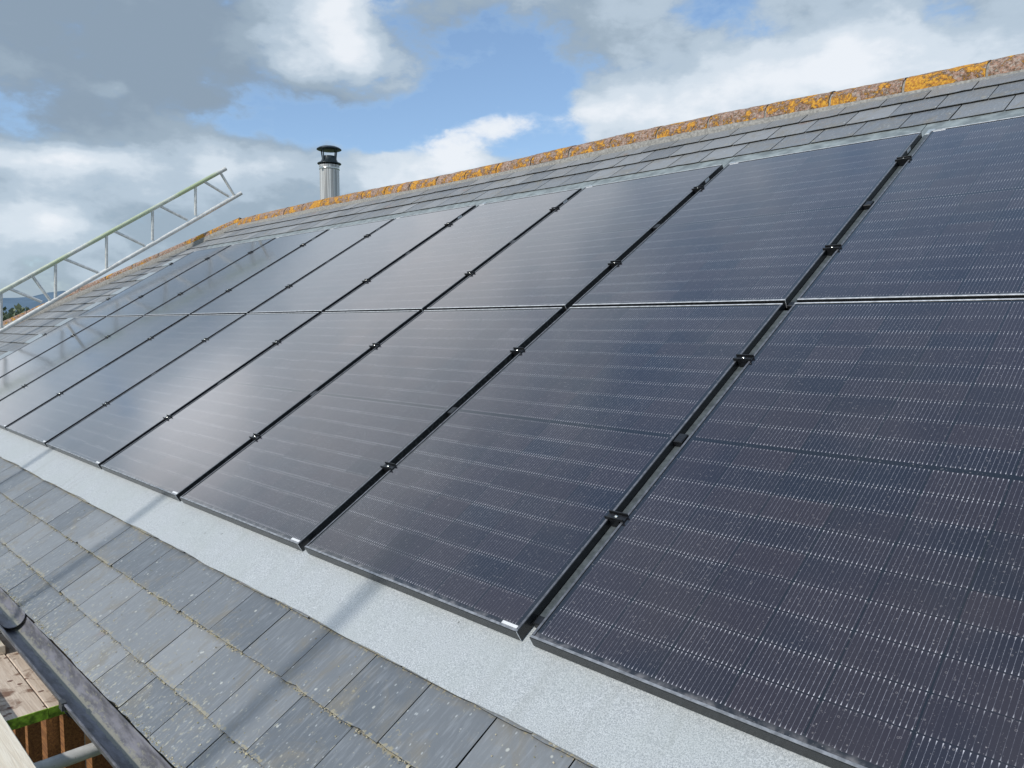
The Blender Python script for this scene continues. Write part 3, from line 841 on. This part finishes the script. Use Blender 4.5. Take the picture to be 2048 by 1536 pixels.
BLUE = [(-45.8, 16.1, 5.4, 3.5, 1.0), (-50.5, 14.0, 5.4, 1.6, .9), (-54.8, 21.7, 1.8, .9, .9), (-65.6, 13.3, 4.9, .9, .8), (-32.7, 20.9, 3.7, 1.0, .8),
    (-28.6, 19.4, 2.0, .9, .6), (-17.0, 19.0, 4.3, 1.2, .55), (-41.8, 13.6, 2.5, 2.0, .8), (-59.3, 14.0, 2.4, 1.0, .6), (-55.5, 13.1, 2.5, .8, .8),
    (-44.7, 20.2, 3.2, 1.8, .35), (-35.4, 18.4, 3.5, 1.1, .3),
    (-42., 50., 30., 10., .42), (-60., 68., 50., 12., .15)]
TONE = [(-71.2, 16.9, 13.4, 3.4, -1.0), (-61.6, 14.7, 7.6, 1.9, -.8), (-76.7, 12.7, 7.4, 1.7, -.7), (-69.7, 19.7, 12.2, 2.2, -.6), (-57.1, 19.8, 3.1, 2.1, 1.2),
    (-60.2, 18.1, 4.1, 1.8, .9), (-56.8, 17.0, 2.1, 1.6, .5), (-24.0, 17.1, 6.8, 2.6, 1.0), (-30.2, 15.9, 7.4, 2.2, .7), (-37.1, 14.6, 4.2, 1.9, .6),
    (-49.0, 12.0, 4.2, 1.6, 1.5), (-53.5, 10.2, 3., 1.2, .6), (-43.9, 14.0, 4.0, 1.1, 1.2), (-50.5, 13.4, 3.3, .8, .7), (-74.6, 10.0, 4.6, .8, .9), (-77.0, 5.8, 3.9, 1.2, .8),
    (-64.4, 10.5, 3.0, 1.3, .6), (-70.1, 8.8, 6.3, 1.6, .3), (-42.5, 20.2, 5.3, 2.4, -.3), (-49.7, 20.1, 4.7, 2.1, -.35), (-56.9, 13.2, 1.4, .5, .9),
    (-16.3, 15.3, 5.2, 2.8, .5), (-67.7, 7.3, 6.5, 2.0, -.2), (-32.5, 13.4, 5.1, 1.3, .5), (-51.2, 12.3, 1.8, 1.3, -.5), (-73.9, 14.6, 1.1, .5, .7),
    (-87., 23., 6., 3.5, 1.7), (-90., 10., 8., 5., 1.2), (-68., 31., 24., 8., 1.1), (-50., 41., 40., 9., .3), (-50., 66., 50., 16., -.7)]
blue = blobs(BLUE); tone = blobs(TONE)
cov = t.m('SUBTRACT', t.m('ADD', .78, t.m('MULTIPLY', t.m('SUBTRACT', nA, .5), 1.7)), t.m('MULTIPLY', blue, .84))
cov = t.m('ADD', cov, t.m('MULTIPLY', t.m('SUBTRACT', nB, .5), 1.1))
cov = t.m('ADD', cov, t.m('MULTIPLY', t.m('MAXIMUM', tone, 0.), .62))
cov = t.m('ADD', cov, t.m('MULTIPLY', t.m('SUBTRACT', nC, .5), 1.15))
mask = t.mr(t.m('ADD', .36, t.m('MULTIPLY', t.m('SUBTRACT', cov, .36), t.mr(eln, 26., 42., 1., .30))), .0, .80)
mask = t.m('MULTIPLY', mask, .96)
tv = t.m('ADD', t.m('ADD', .40, t.m('MULTIPLY', tone, .50)), t.m('ADD', t.m('MULTIPLY', t.m('SUBTRACT', nB, .5), .70), t.m('MULTIPLY', t.m('SUBTRACT', nC, .5), .5)))
ramp = t.new('ShaderNodeValToRGB'); t.l.new(tv, ramp.inputs[0]); cr = ramp.color_ramp
cr.interpolation = 'EASE'
cr.elements[0].position = 0.; cr.elements[0].color = (.27, .35, .44, 1)
cr.elements[1].position = 1.; cr.elements[1].color = (.86, .90, .95, 1)
for p_, c_ in ((.28, (.34, .43, .52)), (.5, (.48, .58, .68)), (.75, (.68, .76, .84))):
    el_ = cr.elements.new(p_); el_.color = c_ + (1,)
veil = t.mix(t.mr(mask, .12, .85), (.40, .61, .89), ramp.outputs[0])
mask = t.m('MAXIMUM', mask, .16)
bg2 = t.new('ShaderNodeBackground'); t.l.new(veil, bg2.inputs[0]); gv = t.vm('MULTIPLY', t.vm('SUBTRACT', AE, (-86., 23., 0.)), (1./5., 1./4., 0.)); t.l.new(t.m('ADD', 1., t.m('MULTIPLY', t.m('EXPONENT', t.m('MULTIPLY', t.vm('DOT_PRODUCT', gv, gv), -1.)), .45)), bg2.inputs[1])
mxs = t.new('ShaderNodeMixShader'); t.l.new(mask, mxs.inputs[0]); t.l.new(bg1.outputs[0], mxs.inputs[1]); t.l.new(bg2.outputs[0], mxs.inputs[2])
t.l.new(mxs.outputs[0], out.inputs[0])

# ------------------------------------------------------------------ camera
r0 = W(.70384358, .60654962, -.36973203); r1 = W(.05498065, -.56544366, -.82295237); r2 = W(-.70822408, .55890163, -.43133238)
M = Matrix(((r0.x, -r1.x, -r2.x, cam_loc.x), (r0.y, -r1.y, -r2.y, cam_loc.y), (r0.z, -r1.z, -r2.z, cam_loc.z), (0, 0, 0, 1)))
cd = bpy.data.cameras.new('camera'); cam = bpy.data.objects.new('camera', cd); COL.objects.link(cam)
cam.matrix_world = M; cd.lens = 27.0859; cd.sensor_width = 36; cd.clip_end = 30000; cd.clip_start = .05
S.camera = cam
S.view_settings.view_transform = 'Standard'; S.view_settings.look = 'None'; S.view_settings.exposure = 0; S.view_settings.gamma = 1
